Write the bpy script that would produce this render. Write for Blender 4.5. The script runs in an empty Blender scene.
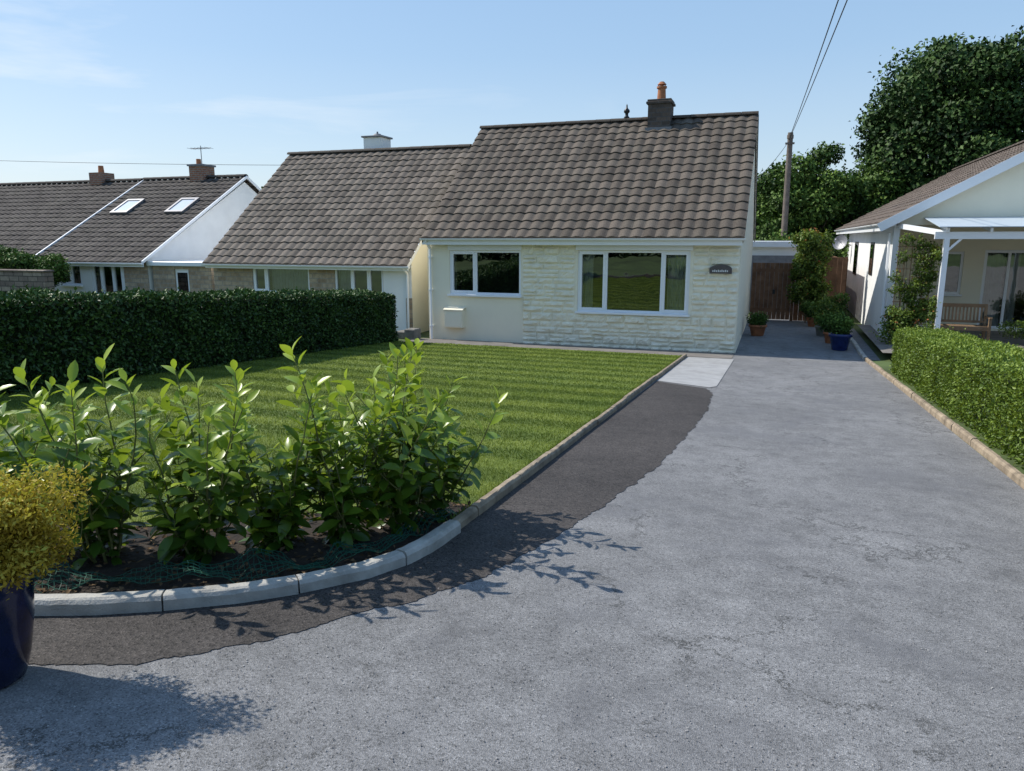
import bpy, math, random
import numpy as np
from mathutils import Vector
random.seed(7); rng=np.random.default_rng(7)
S=bpy.context.scene
S.view_settings.view_transform='Standard'; S.view_settings.look='None'; S.view_settings.exposure=0
SL=.062
def gz(x,y):
    yy=min(max(y,-8),18.8); z=-SL*yy
    if x<-9.8:
        t=min(1,(-9.8-x)/3); z-=.45*t*t*(3-2*t)
    return z

# ---------------------------------------------------------------- materials
def newmat(name):
    m=bpy.data.materials.new(name); m.use_nodes=True
    nt=m.node_tree; b=nt.nodes['Principled BSDF']
    return m,nt,b
def ramp(nt,stops):
    r=nt.nodes.new('ShaderNodeValToRGB')
    e=r.color_ramp.elements
    while len(e)<len(stops): e.new(.5)
    for i,(p,c) in enumerate(stops):
        e[i].position=p; e[i].color=(*c,1) if len(c)==3 else c
    return r
def noise(nt,vec,scale,detail=4,rough=.55,dist=0):
    n=nt.nodes.new('ShaderNodeTexNoise'); n.inputs['Scale'].default_value=scale
    n.inputs['Detail'].default_value=detail; n.inputs['Roughness'].default_value=rough
    n.inputs['Distortion'].default_value=dist
    nt.links.new(vec,n.inputs['Vector']); return n
def coords(nt):
    return nt.nodes.new('ShaderNodeTexCoord').outputs['Object']
def mixc(nt,fac,a,b,mode='MIX'):
    m=nt.nodes.new('ShaderNodeMix'); m.data_type='RGBA'; m.blend_type=mode
    for sock,v in ((m.inputs[0],fac),(m.inputs[6],a),(m.inputs[7],b)):
        if hasattr(v,'links'): nt.links.new(v,sock)
        elif isinstance(v,(int,float)): sock.default_value=v
        else: sock.default_value=(*v,1)
    return m.outputs[2]
def math_(nt,op,a,b=None,clamp=False):
    m=nt.nodes.new('ShaderNodeMath'); m.operation=op; m.use_clamp=clamp
    for i,v in enumerate((a,b)):
        if v is None: continue
        if hasattr(v,'links'): nt.links.new(v,m.inputs[i])
        else: m.inputs[i].default_value=v
    return m.outputs[0]
def bump(nt,b,h,strength,dist=.01):
    n=nt.nodes.new('ShaderNodeBump'); n.inputs['Strength'].default_value=strength
    n.inputs['Distance'].default_value=dist
    nt.links.new(h,n.inputs['Height']); nt.links.new(n.outputs[0],b.inputs['Normal']); return n
def plain(name,c,rough=.7,var=.15,scale=3,bs=0,bscale=60,metal=0,spec=.4,dirt=None):
    m,nt,b=newmat(name); v=coords(nt)
    n=noise(nt,v,scale,4)
    c1=tuple(max(0,x*(1-var)) for x in c); c2=tuple(min(1,x*(1+var)) for x in c)
    r=ramp(nt,[(.3,c1),(.7,c2)]); nt.links.new(n.outputs[0],r.inputs[0])
    col=r.outputs[0]
    if dirt:
        n3=noise(nt,v,scale*.35,6,.7)
        f=ramp(nt,[(.5,(0,0,0)),(.75,(1,1,1))]); nt.links.new(n3.outputs[0],f.inputs[0])
        col=mixc(nt,math_(nt,'MULTIPLY',f.outputs[0],.6),col,dirt)
    nt.links.new(col,b.inputs['Base Color'])
    b.inputs['Roughness'].default_value=rough; b.inputs['Metallic'].default_value=metal
    b.inputs['Specular IOR Level'].default_value=spec
    if bs:
        n2=noise(nt,v,bscale,4,.6); bump(nt,b,n2.outputs[0],bs)
    return m
def leafmat(name,stops,rough=.5,trans=.3,gloss=.25):
    m,nt,b=newmat(name)
    a=nt.nodes.new('ShaderNodeAttribute'); a.attribute_name='tint'
    r=ramp(nt,stops); nt.links.new(a.outputs['Fac'],r.inputs[0])
    nt.links.new(r.outputs[0],b.inputs['Base Color']); b.inputs['Roughness'].default_value=rough
    b.inputs['Specular IOR Level'].default_value=gloss
    if trans>0:
        t=nt.nodes.new('ShaderNodeBsdfTranslucent')
        tc=mixc(nt,.45,r.outputs[0],(.36,.46,.03))
        nt.links.new(tc,t.inputs['Color'])
        mx=nt.nodes.new('ShaderNodeMixShader'); mx.inputs[0].default_value=trans
        nt.links.new(b.outputs[0],mx.inputs[1]); nt.links.new(t.outputs[0],mx.inputs[2])
        nt.links.new(mx.outputs[0],nt.nodes['Material Output'].inputs[0])
    return m

def asphalt(name,lo,hi,patch,cracks=True,sc=110,worn=None):
    m,nt,b=newmat(name); v=coords(nt)
    vo=nt.nodes.new('ShaderNodeTexVoronoi'); vo.inputs['Scale'].default_value=sc; nt.links.new(v,vo.inputs['Vector'])
    sep=nt.nodes.new('ShaderNodeSeparateColor'); nt.links.new(vo.outputs['Color'],sep.inputs[0])
    r=ramp(nt,[(0,lo),(.25,tuple(x*.6+y*.4 for x,y in zip(lo,hi))),(.85,tuple(x*.35+y*.65 for x,y in zip(lo,hi))),(1,hi)]); nt.links.new(sep.outputs[0],r.inputs[0])
    col=r.outputs[0]
    n=noise(nt,v,.55,5,.65); pr=ramp(nt,[(.35,(patch,)*3),(.65,(1.08,1.08,1.08))]); nt.links.new(n.outputs[0],pr.inputs[0])
    col=mixc(nt,1.0,col,pr.outputs[0],'MULTIPLY')
    n4=noise(nt,v,5,6,.8); pr4=ramp(nt,[(.3,(.66,.66,.66)),(.5,(.97,.97,.97)),(.7,(1.15,1.15,1.15))]); nt.links.new(n4.outputs[0],pr4.inputs[0])
    col=mixc(nt,1.0,col,pr4.outputs[0],'MULTIPLY')
    if worn:
        n5=noise(nt,v,.8,7,.75,.3); wr=ramp(nt,[(.50,(0,0,0)),(.62,(1,1,1))]); nt.links.new(n5.outputs[0],wr.inputs[0])
        col=mixc(nt,math_(nt,'MULTIPLY',wr.outputs[0],.5),col,worn)
    if cracks:
        n2=noise(nt,v,2.6,6,.75); add=nt.nodes.new('ShaderNodeVectorMath'); add.operation='MULTIPLY_ADD'
        nt.links.new(n2.outputs['Color'],add.inputs[0]); add.inputs[1].default_value=(.8,.8,.8); nt.links.new(v,add.inputs[2])
        ve=nt.nodes.new('ShaderNodeTexVoronoi'); ve.feature='DISTANCE_TO_EDGE'; ve.inputs['Scale'].default_value=.85
        nt.links.new(add.outputs[0],ve.inputs['Vector'])
        cr=ramp(nt,[(0,(1,1,1)),(.005,(.7,.7,.7)),(.012,(0,0,0))]); nt.links.new(ve.outputs[0],cr.inputs[0])
        mk=ramp(nt,[(.47,(0,0,0)),(.53,(1,1,1))]); nt.links.new(n.outputs[0],mk.inputs[0])
        f=math_(nt,'MULTIPLY',cr.outputs[0],mk.outputs[0]); f=math_(nt,'MULTIPLY',f,.85)
        col=mixc(nt,f,col,(.04,.04,.036))
    nt.links.new(col,b.inputs['Base Color']); b.inputs['Roughness'].default_value=.8
    b.inputs['Specular IOR Level'].default_value=.3
    bump(nt,b,vo.outputs['Distance'],.6,.005)
    return m
m_drive=asphalt('asphalt_chippings',(.10,.10,.10),(.355,.35,.345),.80,True,175,(.145,.145,.15))
m_drive2=asphalt('asphalt_side',(.12,.125,.13),(.28,.285,.29),.75,True,160)
m_strip=asphalt('asphalt_dark',(.020,.018,.017),(.12,.105,.095),.75,False,105)
m_conc=plain('concrete_light',(.36,.355,.345),.85,.15,4,.3,80,dirt=(.2,.19,.17))
m_kerb=plain('kerb_concrete',(.44,.42,.375),.85,.25,6,.5,90,dirt=(.17,.15,.115))
m_edge=plain('edging_stone',(.29,.23,.16),.9,.4,7,.5,70,dirt=(.08,.06,.045))
m_soil=plain('soil',(.028,.020,.014),.95,.5,14,1,40)
m_ground=plain('meadow',(.07,.10,.03),.95,.4,.6,.5,6)
m_paving=plain('paving',(.20,.18,.16),.9,.2,3,.3,60,dirt=(.12,.11,.09))
m_cream=plain('cream_render',(.86,.80,.63),.9,.03,1.5,.35,120)
m_creamstone=plain('cream_painted_stone',(.86,.805,.64),.8,.08,3,1,45)
m_white=plain('white_render',(.82,.82,.80),.85,.05,1.5,.2,90)
m_upvc=plain('white_upvc',(.85,.86,.87),.35,.02,2)
m_black=plain('black_plastic',(.02,.02,.02),.4,.1,3)
m_room=plain('room_dark',(.08,.07,.06),.9,.1,2)
m_curtain=plain('net_curtain',(.65,.65,.6),.9,.1,6)
m_lead=plain('grey_lead',(.2,.2,.21),.6,.2,6)
m_terra=plain('terracotta',(.38,.15,.07),.8,.2,9,.2,60)
m_wood=plain('weathered_wood',(.26,.17,.10),.8,.3,5,.4,50)
m_fence=plain('fence_wood',(.17,.09,.05),.85,.35,4,.4,50)
m_bark=plain('bark',(.09,.07,.05),.95,.4,8,.8,25)
m_stem=plain('laurel_stem',(.14,.15,.05),.8,.3,20)
m_pole=plain('pole_wood',(.16,.13,.11),.9,.25,5,.4,30)
m_bluepot=plain('blue_glaze',(.006,.009,.035),.15,.5,8,spec=.5)
m_net=plain('green_netting',(.012,.085,.055),.6,.2,10)
m_wire=plain('cable',(.03,.03,.03),.7,.1,3)
m_metal=plain('grey_metal',(.25,.25,.26),.45,.1,3,metal=.6)
m_sign=plain('slate_sign',(.10,.085,.08),.6,.2,10)
m_letter=plain('letter_white',(.7,.7,.68),.6,.02,3)
m_canopy=plain('canopy_sheet',(.55,.62,.68),.3,.04,3)
m_bin=plain('stone_grey',(.2,.19,.17),.9,.3,6,.5,40)
def brickmat(name,c1,c2,mortar,sx,bw,bh,axis='XZ'):
    m,nt,b=newmat(name); v=coords(nt)
    sp=nt.nodes.new('ShaderNodeSeparateXYZ'); nt.links.new(v,sp.inputs[0])
    cb=nt.nodes.new('ShaderNodeCombineXYZ')
    s=math_(nt,'ADD',sp.outputs[0],sp.outputs[1])
    nt.links.new(s,cb.inputs[0]); nt.links.new(sp.outputs[2],cb.inputs[1])
    t=nt.nodes.new('ShaderNodeTexBrick'); nt.links.new(cb.outputs[0],t.inputs['Vector'])
    t.inputs['Color1'].default_value=(*c1,1); t.inputs['Color2'].default_value=(*c2,1); t.inputs['Mortar'].default_value=(*mortar,1)
    t.inputs['Scale'].default_value=1; t.inputs['Mortar Size'].default_value=.014
    t.inputs['Brick Width'].default_value=bw; t.inputs['Row Height'].default_value=bh
    n=noise(nt,v,9,5,.7); r=ramp(nt,[(.3,(.65,.65,.65)),(.7,(1.15,1.15,1.15))]); nt.links.new(n.outputs[0],r.inputs[0])
    nt.links.new(mixc(nt,1.0,t.outputs['Color'],r.outputs[0],'MULTIPLY'),b.inputs['Base Color'])
    b.inputs['Roughness'].default_value=.9
    bump(nt,b,t.outputs['Fac'],-.5,.01)
    return m
m_brick=brickmat('buff_brick',(.36,.26,.17),(.52,.41,.29),(.34,.30,.25),1,.34,.14)
m_redbrick=brickmat('red_brick',(.30,.10,.05),(.36,.16,.08),(.3,.26,.22),1,.22,.075)
m_chim=brickmat('dark_stone',(.07,.055,.045),(.15,.11,.085),(.10,.09,.085),1,.3,.12)
m_drystone=brickmat('garden_stone',(.16,.12,.10),(.32,.26,.2),(.07,.06,.05),1,.4,.16)
def tilemat(name,base):
    m,nt,b=newmat(name); v=coords(nt)
    a=nt.nodes.new('ShaderNodeAttribute'); a.attribute_name='tint'
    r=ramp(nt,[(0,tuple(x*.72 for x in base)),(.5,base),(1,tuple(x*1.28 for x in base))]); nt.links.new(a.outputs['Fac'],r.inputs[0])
    n=noise(nt,v,1.6,6,.7); lr=ramp(nt,[(.45,(0,0,0)),(.75,(1,1,1))]); nt.links.new(n.outputs[0],lr.inputs[0])
    col=mixc(nt,math_(nt,'MULTIPLY',lr.outputs[0],.4),r.outputs[0],(.17,.155,.12))
    n2=noise(nt,v,30,4,.7); r2=ramp(nt,[(.3,(.65,.65,.65)),(.65,(1.15,1.15,1.15))]); nt.links.new(n2.outputs[0],r2.inputs[0])
    nt.links.new(mixc(nt,1.0,col,r2.outputs[0],'MULTIPLY'),b.inputs['Base Color']); b.inputs['Roughness'].default_value=.85
    b.inputs['Specular IOR Level'].default_value=.2
    bump(nt,b,n2.outputs[0],.4,.01)
    return m
m_tile=tilemat('concrete_tile_brown',(.122,.100,.080))
m_tileC=tilemat('concrete_tile_greybrown',(.15,.126,.104))
m_tileB=tilemat('concrete_tile_dark',(.088,.075,.066))
m_tileN=tilemat('concrete_tile_neighbour',(.14,.11,.09))
def glassmat():
    m,nt,b=newmat('window_glass'); nt.nodes.remove(b)
    g=nt.nodes.new('ShaderNodeBsdfGlossy'); g.inputs['Roughness'].default_value=.01; g.inputs['Color'].default_value=(.9,.95,.95,1)
    t=nt.nodes.new('ShaderNodeBsdfTransparent'); t.inputs['Color'].default_value=(.62,.66,.66,1)
    v=coords(nt); n=noise(nt,v,1.5,2); bm=nt.nodes.new('ShaderNodeBump'); bm.inputs['Strength'].default_value=.12; bm.inputs['Distance'].default_value=.02
    nt.links.new(n.outputs[0],bm.inputs['Height']); nt.links.new(bm.outputs[0],g.inputs['Normal'])
    fr=nt.nodes.new('ShaderNodeFresnel'); fr.inputs[0].default_value=1.5
    f=math_(nt,'MULTIPLY_ADD',fr.outputs[0],2.2,True)
    nt.nodes[-1].inputs[2].default_value=.14
    mx=nt.nodes.new('ShaderNodeMixShader'); nt.links.new(f,mx.inputs[0]); nt.links.new(t.outputs[0],mx.inputs[1]); nt.links.new(g.outputs[0],mx.inputs[2])
    nt.links.new(mx.outputs[0],nt.nodes['Material Output'].inputs[0]); return m
m_glass=glassmat()

STR=.40
def grassmat(name,blade):
    m,nt,b=newmat(name); v=coords(nt)
    sp=nt.nodes.new('ShaderNodeSeparateXYZ'); nt.links.new(v,sp.inputs[0])
    y=math_(nt,'MULTIPLY',sp.outputs[1],math.pi/STR); sn=math_(nt,'SINE',y)
    st=math_(nt,'MULTIPLY_ADD',sn,1.0); nt.nodes[-1].inputs[2].default_value=.5; nt.nodes[-1].use_clamp=True
    c=mixc(nt,st,(.130,.185,.034),(.205,.268,.058))
    n=noise(nt,v,1.3,6,.65); r=ramp(nt,[(.35,(.82,.85,.75)),(.65,(1.18,1.1,1.05))]); nt.links.new(n.outputs[0],r.inputs[0])
    c=mixc(nt,1.0,c,r.outputs[0],'MULTIPLY')
    if blade:
        a=nt.nodes.new('ShaderNodeAttribute'); a.attribute_name='tint'
        r2=ramp(nt,[(0,(.65,.7,.55)),(.8,(1.15,1.15,1.0)),(1,(1.6,1.4,1.2))]); nt.links.new(a.outputs['Fac'],r2.inputs[0])
        c=mixc(nt,1.0,c,r2.outputs[0],'MULTIPLY')
    else:
        n3=noise(nt,v,60,5,.8); r3=ramp(nt,[(.3,(.5,.5,.4)),(.7,(1.2,1.2,1.1))]); nt.links.new(n3.outputs[0],r3.inputs[0])
        c=mixc(nt,1.0,c,r3.outputs[0],'MULTIPLY'); bump(nt,b,n3.outputs[0],.8,.02)
    nt.links.new(c,b.inputs['Base Color']); b.inputs['Roughness'].default_value=.7; b.inputs['Specular IOR Level'].default_value=.25
    if blade:
        t=nt.nodes.new('ShaderNodeBsdfTranslucent'); nt.links.new(c,t.inputs[0])
        mx=nt.nodes.new('ShaderNodeMixShader'); mx.inputs[0].default_value=.4
        nt.links.new(b.outputs[0],mx.inputs[1]); nt.links.new(t.outputs[0],mx.inputs[2]); nt.links.new(mx.outputs[0],nt.nodes['Material Output'].inputs[0])
    return m
m_lawn=grassmat('lawn_base',False); m_blade=grassmat('lawn_blades',True)
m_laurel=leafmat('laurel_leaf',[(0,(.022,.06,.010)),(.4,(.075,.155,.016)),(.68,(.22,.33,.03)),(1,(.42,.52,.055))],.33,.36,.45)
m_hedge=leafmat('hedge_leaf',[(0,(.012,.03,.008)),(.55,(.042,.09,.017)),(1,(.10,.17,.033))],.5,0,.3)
m_hedgeR=leafmat('box_leaf',[(0,(.03,.065,.010)),(.5,(.12,.19,.025)),(1,(.23,.31,.045))],.5,.2,.3)
m_oak=leafmat('oak_leaf',[(0,(.010,.026,.007)),(.5,(.035,.075,.016)),(1,(.08,.14,.03))],.6,0,.2)
m_tree=leafmat('tree_leaf',[(0,(.02,.045,.01)),(.5,(.07,.13,.022)),(1,(.14,.22,.035))],.6,0,.2)
m_yellow=leafmat('golden_leaf',[(0,(.20,.12,.015)),(.5,(.50,.35,.04)),(.85,(.62,.50,.09)),(1,(.45,.50,.08))],.6,.35,.2)
m_climb=leafmat('climber_leaf',[(0,(.03,.06,.01)),(.6,(.12,.19,.03)),(.9,(.25,.3,.05)),(1,(.5,.16,.06))],.5,.2,.3)
m_litter=leafmat('dead_leaf',[(0,(.05,.03,.015)),(1,(.2,.13,.07))],.8,0,.1)
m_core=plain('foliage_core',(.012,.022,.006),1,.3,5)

# ---------------------------------------------------------------- mesh helpers
def mkobj(name,V,F,mats,midx=None,parent=None,smooth=False,tint=None,tdom='POINT'):
    me=bpy.data.meshes.new(name); me.from_pydata([tuple(v) for v in V],[],[tuple(f) for f in F])
    for m in (mats if isinstance(mats,(list,tuple)) else [mats]): me.materials.append(m)
    if midx is not None: me.polygons.foreach_set('material_index',np.array(midx,dtype=np.int32))
    if smooth: me.polygons.foreach_set('use_smooth',np.ones(len(me.polygons),dtype=bool))
    if tint is not None:
        at=me.attributes.new('tint','FLOAT',tdom); at.data.foreach_set('value',np.array(tint,dtype=np.float32))
    me.update()
    o=bpy.data.objects.new(name,me); S.collection.objects.link(o)
    if parent: o.parent=parent; o.location=-parent.location
    return o
def np_obj(name,V,k,mat,tint,parent=None,loc=None,smooth=False,F=None):
    me=bpy.data.meshes.new(name); V=np.asarray(V,dtype=np.float32)
    if F is None: F=np.arange(len(V)).reshape(-1,k)
    nf,kk=F.shape
    me.vertices.add(len(V)); me.vertices.foreach_set('co',V.ravel())
    me.loops.add(nf*kk); me.loops.foreach_set('vertex_index',F.ravel().astype(np.int32))
    me.polygons.add(nf); me.polygons.foreach_set('loop_start',np.arange(0,nf*kk,kk,dtype=np.int32))
    me.polygons.foreach_set('loop_total',np.full(nf,kk,dtype=np.int32))
    me.materials.append(mat)
    if tint is not None:
        at=me.attributes.new('tint','FLOAT','POINT'); at.data.foreach_set('value',np.asarray(tint,dtype=np.float32))
    if smooth: me.polygons.foreach_set('use_smooth',np.ones(nf,dtype=bool))
    me.update(calc_edges=True); me.validate()
    o=bpy.data.objects.new(name,me); S.collection.objects.link(o)
    if parent: o.parent=parent; o.location=-parent.location
    return o
def empty(name,loc):
    e=bpy.data.objects.new(name,None); e.location=Vector(loc); e.empty_display_size=.3; S.collection.objects.link(e); return e
class MB:
    def __init__(s): s.V=[];s.F=[];s.M=[]
    def add(s,V,F,m=0):
        o=len(s.V); s.V+=list(V); s.F+=[tuple(i+o for i in f) for f in F]; s.M+=[m]*len(F)
    def box(s,x0,x1,y0,y1,z0,z1,m=0,bev=0):
        if bev<=0:
            s.add([(x0,y0,z0),(x1,y0,z0),(x1,y1,z0),(x0,y1,z0),(x0,y0,z1),(x1,y0,z1),(x1,y1,z1),(x0,y1,z1)],
             [(0,3,2,1),(4,5,6,7),(0,1,5,4),(1,2,6,5),(2,3,7,6),(3,0,4,7)],m)
        else:
            b=bev;P=[]
            for z,i in ((z0,b),(z0+b,0),(z1-b,0),(z1,b)):
                P+=[(x0+i,y0+i,z),(x1-i,y0+i,z),(x1-i,y1-i,z),(x0+i,y1-i,z)]
            F=[(3,2,1,0),(12,13,14,15)]
            for l in range(3):
                for k in range(4): F.append((l*4+k,l*4+(k+1)%4,l*4+4+(k+1)%4,l*4+4+k))
            s.add(P,F,m)
    def cyl(s,p0,p1,r0,r1,n=10,m=0,caps=True):
        p0=Vector(p0);p1=Vector(p1);d=(p1-p0).normalized()
        a=d.orthogonal().normalized();b=d.cross(a)
        P=[]
        for p,r in ((p0,r0),(p1,r1)):
            for i in range(n):
                t=2*math.pi*i/n; P.append(tuple(p+a*(r*math.cos(t))+b*(r*math.sin(t))))
        F=[(i,(i+1)%n,n+(i+1)%n,n+i) for i in range(n)]
        if caps: F+=[tuple(range(n))[::-1],tuple(range(n,2*n))]
        s.add(P,F,m)
    def beam(s,p0,p1,w,h,m=0):
        p0=Vector(p0);p1=Vector(p1);d=(p1-p0).normalized()
        up=Vector((0,0,1)) if abs(d.z)<.95 else Vector((0,1,0))
        a=d.cross(up).normalized();b=a.cross(d)
        P=[tuple(p+a*(sx*w/2)+b*(sz*h/2)) for p in (p0,p1) for sx,sz in ((-1,-1),(1,-1),(1,1),(-1,1))]
        s.add(P,[(0,1,2,3),(7,6,5,4),(0,4,5,1),(1,5,6,2),(2,6,7,3),(3,7,4,0)],m)
    def lathe(s,c,prof,n=24,m=0):
        P=[(c[0]+r*math.cos(2*math.pi*i/n),c[1]+r*math.sin(2*math.pi*i/n),c[2]+z) for r,z in prof for i in range(n)]
        F=[(j*n+i,j*n+(i+1)%n,(j+1)*n+(i+1)%n,(j+1)*n+i) for j in range(len(prof)-1) for i in range(n)]
        F.append(tuple(range(n))[::-1]); s.add(P,F,m)
    def obj(s,name,mats,parent=None,smooth=False): return mkobj(name,s.V,s.F,mats,s.M,parent,smooth)

def leaves(P,D,N,L,W,tint,name,mat,parent=None,fold=.25):
    n=len(P); D=D/np.linalg.norm(D,axis=1,keepdims=True)
    Sd=np.cross(D,N); Sd/=np.linalg.norm(Sd,axis=1,keepdims=True)+1e-9
    Nn=np.cross(Sd,D)
    L=np.broadcast_to(L,(n,))[:,None]; W=np.broadcast_to(W,(n,))[:,None]
    a=P; c=P+D*L; m1=P+D*L*.45+Sd*W*.5+Nn*W*fold; m2=P+D*L*.45-Sd*W*.5+Nn*W*fold
    V=np.stack([a,m1,c,m2],axis=1).reshape(-1,3)
    base=np.arange(n)[:,None]*4
    F=np.concatenate([base+np.array([[0,1,2]]),base+np.array([[0,2,3]])],axis=0)
    return np_obj(name,V,3,mat,np.repeat(tint,4),parent,F=F)
def rdir(n):
    d=rng.normal(size=(n,3)); return d/np.linalg.norm(d,axis=1,keepdims=True)
def blobs_leaves(blobs,n,size,name,mat,parent,up=.2,asp=.6,low=0,spread=.12):
    B=np.array(blobs); w=(B[:,3]*B[:,4]+B[:,4]*B[:,5]+B[:,3]*B[:,5]); w=w/w.sum()
    idx=rng.choice(len(B),n,p=w); d=rdir(n); rr=rng.uniform(.45,1,n)**.5*(1+spread*rng.normal(size=n))
    P=B[idx,:3]+d*B[idx,3:6]*rr[:,None]
    P=P+ (np.sin(P*(2.3/ B[idx,3:6].mean(1,keepdims=True)) + idx[:,None]*1.7)*.13*B[idx,3:6])
    Nn=d+.7*rdir(n); D=rdir(n)+np.array([0,0,-up])
    tb=rng.uniform(-.2,.2,len(B))[idx]
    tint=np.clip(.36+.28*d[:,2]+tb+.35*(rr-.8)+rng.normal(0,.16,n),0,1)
    L=size*rng.uniform(.6,1.3,n)
    return leaves(P,D,Nn,L,L*asp,tint,name,mat,parent)

# ---------------------------------------------------------------- ground
def ground():
    xs=sorted(set([-3000,-1200,-500,-200,-120,-80,-60,-50]+list(range(-45,31))+[-9.8]+[40,60,100,200,500,1200,3000]))
    ys=sorted(set([-3000,-1200,-500,-200,-100,-60,-40,-30]+list(range(-25,61,1))+[18.8]+[80,120,200,400,900,2000,4000]))
    V=[(x,y,gz(x,y)) for y in ys for x in xs]; nx=len(xs)
    F=[(j*nx+i,j*nx+i+1,(j+1)*nx+i+1,(j+1)*nx+i) for j in range(len(ys)-1) for i in range(nx-1)]
    mkobj('ground',V,F,m_ground)
ground()
def sheet(name,pts,off,mat,z=None):
    V=[(x,y,(gz(x,y) if z is None else z)+off) for x,y in pts]
    return mkobj(name,V,[tuple(range(len(V)))],mat)
kerb=[(-1.85,17.2),(-1.85,4.1),(-1.86,3.75),(-1.90,3.5),(-2.0,3.25),(-2.2,2.98),(-2.42,2.76),(-2.68,2.57),(-2.95,2.41),(-3.25,2.28),(-3.45,2.22)]
sheet('driveway_asphalt',[(-.84,18.8),(2.03,18.8),(2.03,0.5),(3.0,-1.5),(9,-2.5),(9,-7.9),(-14,-7.9),(-14,1.0),(-8,1.7),(-4,2.1),(-3.45,2.22)]+kerb[::-1][1:]+[(-.84,17.2)],.006,m_drive)
sheet('side_driveway',[(-.84,18.805),(2.4,18.805),(2.4,30),(-.84,30)],.004,m_drive2)
so=[(-1.74,12.35),(-.95,11.9),(-.80,11.4),(-.74,9.8),(-.78,8.4),(-.84,7.2),(-.9,6.3),(-1.02,5.5),(-1.09,4.96),(-1.2,4.4),(-1.24,4.12),(-1.36,3.7),(-1.40,3.45),(-1.54,3.24),(-1.66,3.0),(-1.76,2.90),(-2.02,2.48),(-2.21,2.26),(-2.42,2.08),(-2.74,1.95),(-3.2,1.86),(-4,1.7),(-5,1.62)]
rag=[so[0]]; ph=0
for a,b in zip(so[1:],so[2:]):
    k=max(1,int(math.dist(a,b)/.022))
    for i in range(k):
        t=i/k; ph+=.21; wv=.010*math.sin(ph)+.008*math.sin(ph*2.7+1)
        rag.append((a[0]+(b[0]-a[0])*t+wv+random.uniform(-.009,.009),a[1]+(b[1]-a[1])*t+random.uniform(-.009,.009)))
rag.append(so[-1])
inner=[(-5,2.12),(-4,2.14)]+kerb[::-1][:-1]+[(-1.80,12.4)]
sheet('dark_asphalt_strip',rag+inner,.010,m_strip)
sheet('concrete_apron',[(-1.80,12.45),(-.9,12.0),(-.80,12.2),(-.78,17.15),(-1.80,17.15)],.014,m_conc)
sheet('front_path',[(-9.3,17.25),(-.84,17.25),(-.84,18.78),(-9.3,18.78)],.012,m_paving)
sheet('neighbour_paving',[(3.15,-1),(16,-1),(16,18.6),(3.15,18.6)],.008,m_paving)
def inpoly(px,py,poly):
    c=np.zeros(len(px),bool); n=len(poly)
    for i in range(n):
        x1,y1=poly[i];x2,y2=poly[(i+1)%n]
        if y1==y2: continue
        k=((y1>py)!=(y2>py))&(px<(x2-x1)*(py-y1)/(y2-y1)+x1); c^=k
    return c
# a few loose chips
n=9000; x=rng.uniform(-3.6,2.0,n); y=1.0+rng.exponential(2.2,n)
drivepoly=[(2.0,9),(2.0,.9),(-3.6,.9),(-3.6,1.75),(-3.2,1.82),(-2.42,2.04),(-2.02,2.44),(-1.76,2.86),(-1.36,3.66),(-1.2,4.4),(-1.02,5.5),(-.84,7.2),(-.74,9)]
k=inpoly(x,y,drivepoly); x=x[k];y=y[k];n=len(x)
m_chip=leafmat('stone_chip',[(0,(.10,.10,.10)),(.7,(.26,.25,.25)),(1,(.42,.41,.39))],.9,0,.2)
sz=rng.uniform(.002,.0055,n); c=np.stack([x,y,-SL*y+.008+sz*.3],1); a=rng.uniform(0,6.28,n)
u=np.stack([np.cos(a),np.sin(a),0*a],1)*sz[:,None]; v_=np.stack([-np.sin(a),np.cos(a),0*a],1)*sz[:,None]*.7; w_=np.stack([0*a,0*a,sz*.8],1)
V=np.stack([c+u,c+v_,c-u,c-v_,c+w_],1).reshape(-1,3); b_=np.arange(n)[:,None]*5
np_obj('loose_chippings',V,3,m_chip,np.repeat(rng.uniform(0,1,n),5),F=np.concatenate([b_+np.array([[0,1,4]]),b_+np.array([[1,2,4]]),b_+np.array([[2,3,4]]),b_+np.array([[3,0,4]])],0))
def sweepkerb(path,w,h,seg,name,mat,joint=.008,base=0):
    mb=MB(); pts=[Vector((x,y,0)) for x,y in path]
    L=[0]
    for a,b in zip(pts,pts[1:]): L.append(L[-1]+(b-a).length)
    def at(s):
        for i in range(len(L)-1):
            if s<=L[i+1]+1e-9:
                t=(s-L[i])/(L[i+1]-L[i]); return pts[i].lerp(pts[i+1],t)
        return pts[-1]
    s=0
    while s<L[-1]-.05:
        e=min(s+seg,L[-1]); n=max(2,int((e-joint-s)/.06)+1); dz=random.uniform(-.007,.007); dx=random.uniform(-.006,.006)
        rows=[]
        for i in range(n):
            q=s+(e-joint-s)*i/(n-1); p=at(q); d=(at(min(q+.05,L[-1]))-at(max(q-.05,0))).normalized(); nn=Vector((-d.y,d.x,0))
            r=[]
            for o_,z in ((-w/2,-.05),(-w/2,h*.72),(-w/2+.012,h*.93),(-w/4,h),(w/4,h),(w/2-.012,h*.93),(w/2,h*.72),(w/2,-.05)):
                c=p+nn*(o_+dx); r.append((c.x+random.uniform(-.002,.002),c.y,gz(c.x,c.y)+z+(dz if z>0 else 0)+base+random.uniform(-.002,.002)))
            rows+=r
        F=[(i*8+k,i*8+k+1,(i+1)*8+k+1,(i+1)*8+k) for i in range(n-1) for k in range(7)]
        F+=[tuple(range(8)),tuple(range((n-1)*8,n*8))[::-1]]
        mb.add(rows,F); s=e
    return mb.obj(name,[mat])
sweepkerb(kerb[1:],.10,.085,.62,'curved_kerb',m_kerb)
sweepkerb([(-1.86,17.2),(-1.86,4.12)],.075,.075,.91,'lawn_edging_kerb',m_edge)
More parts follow.
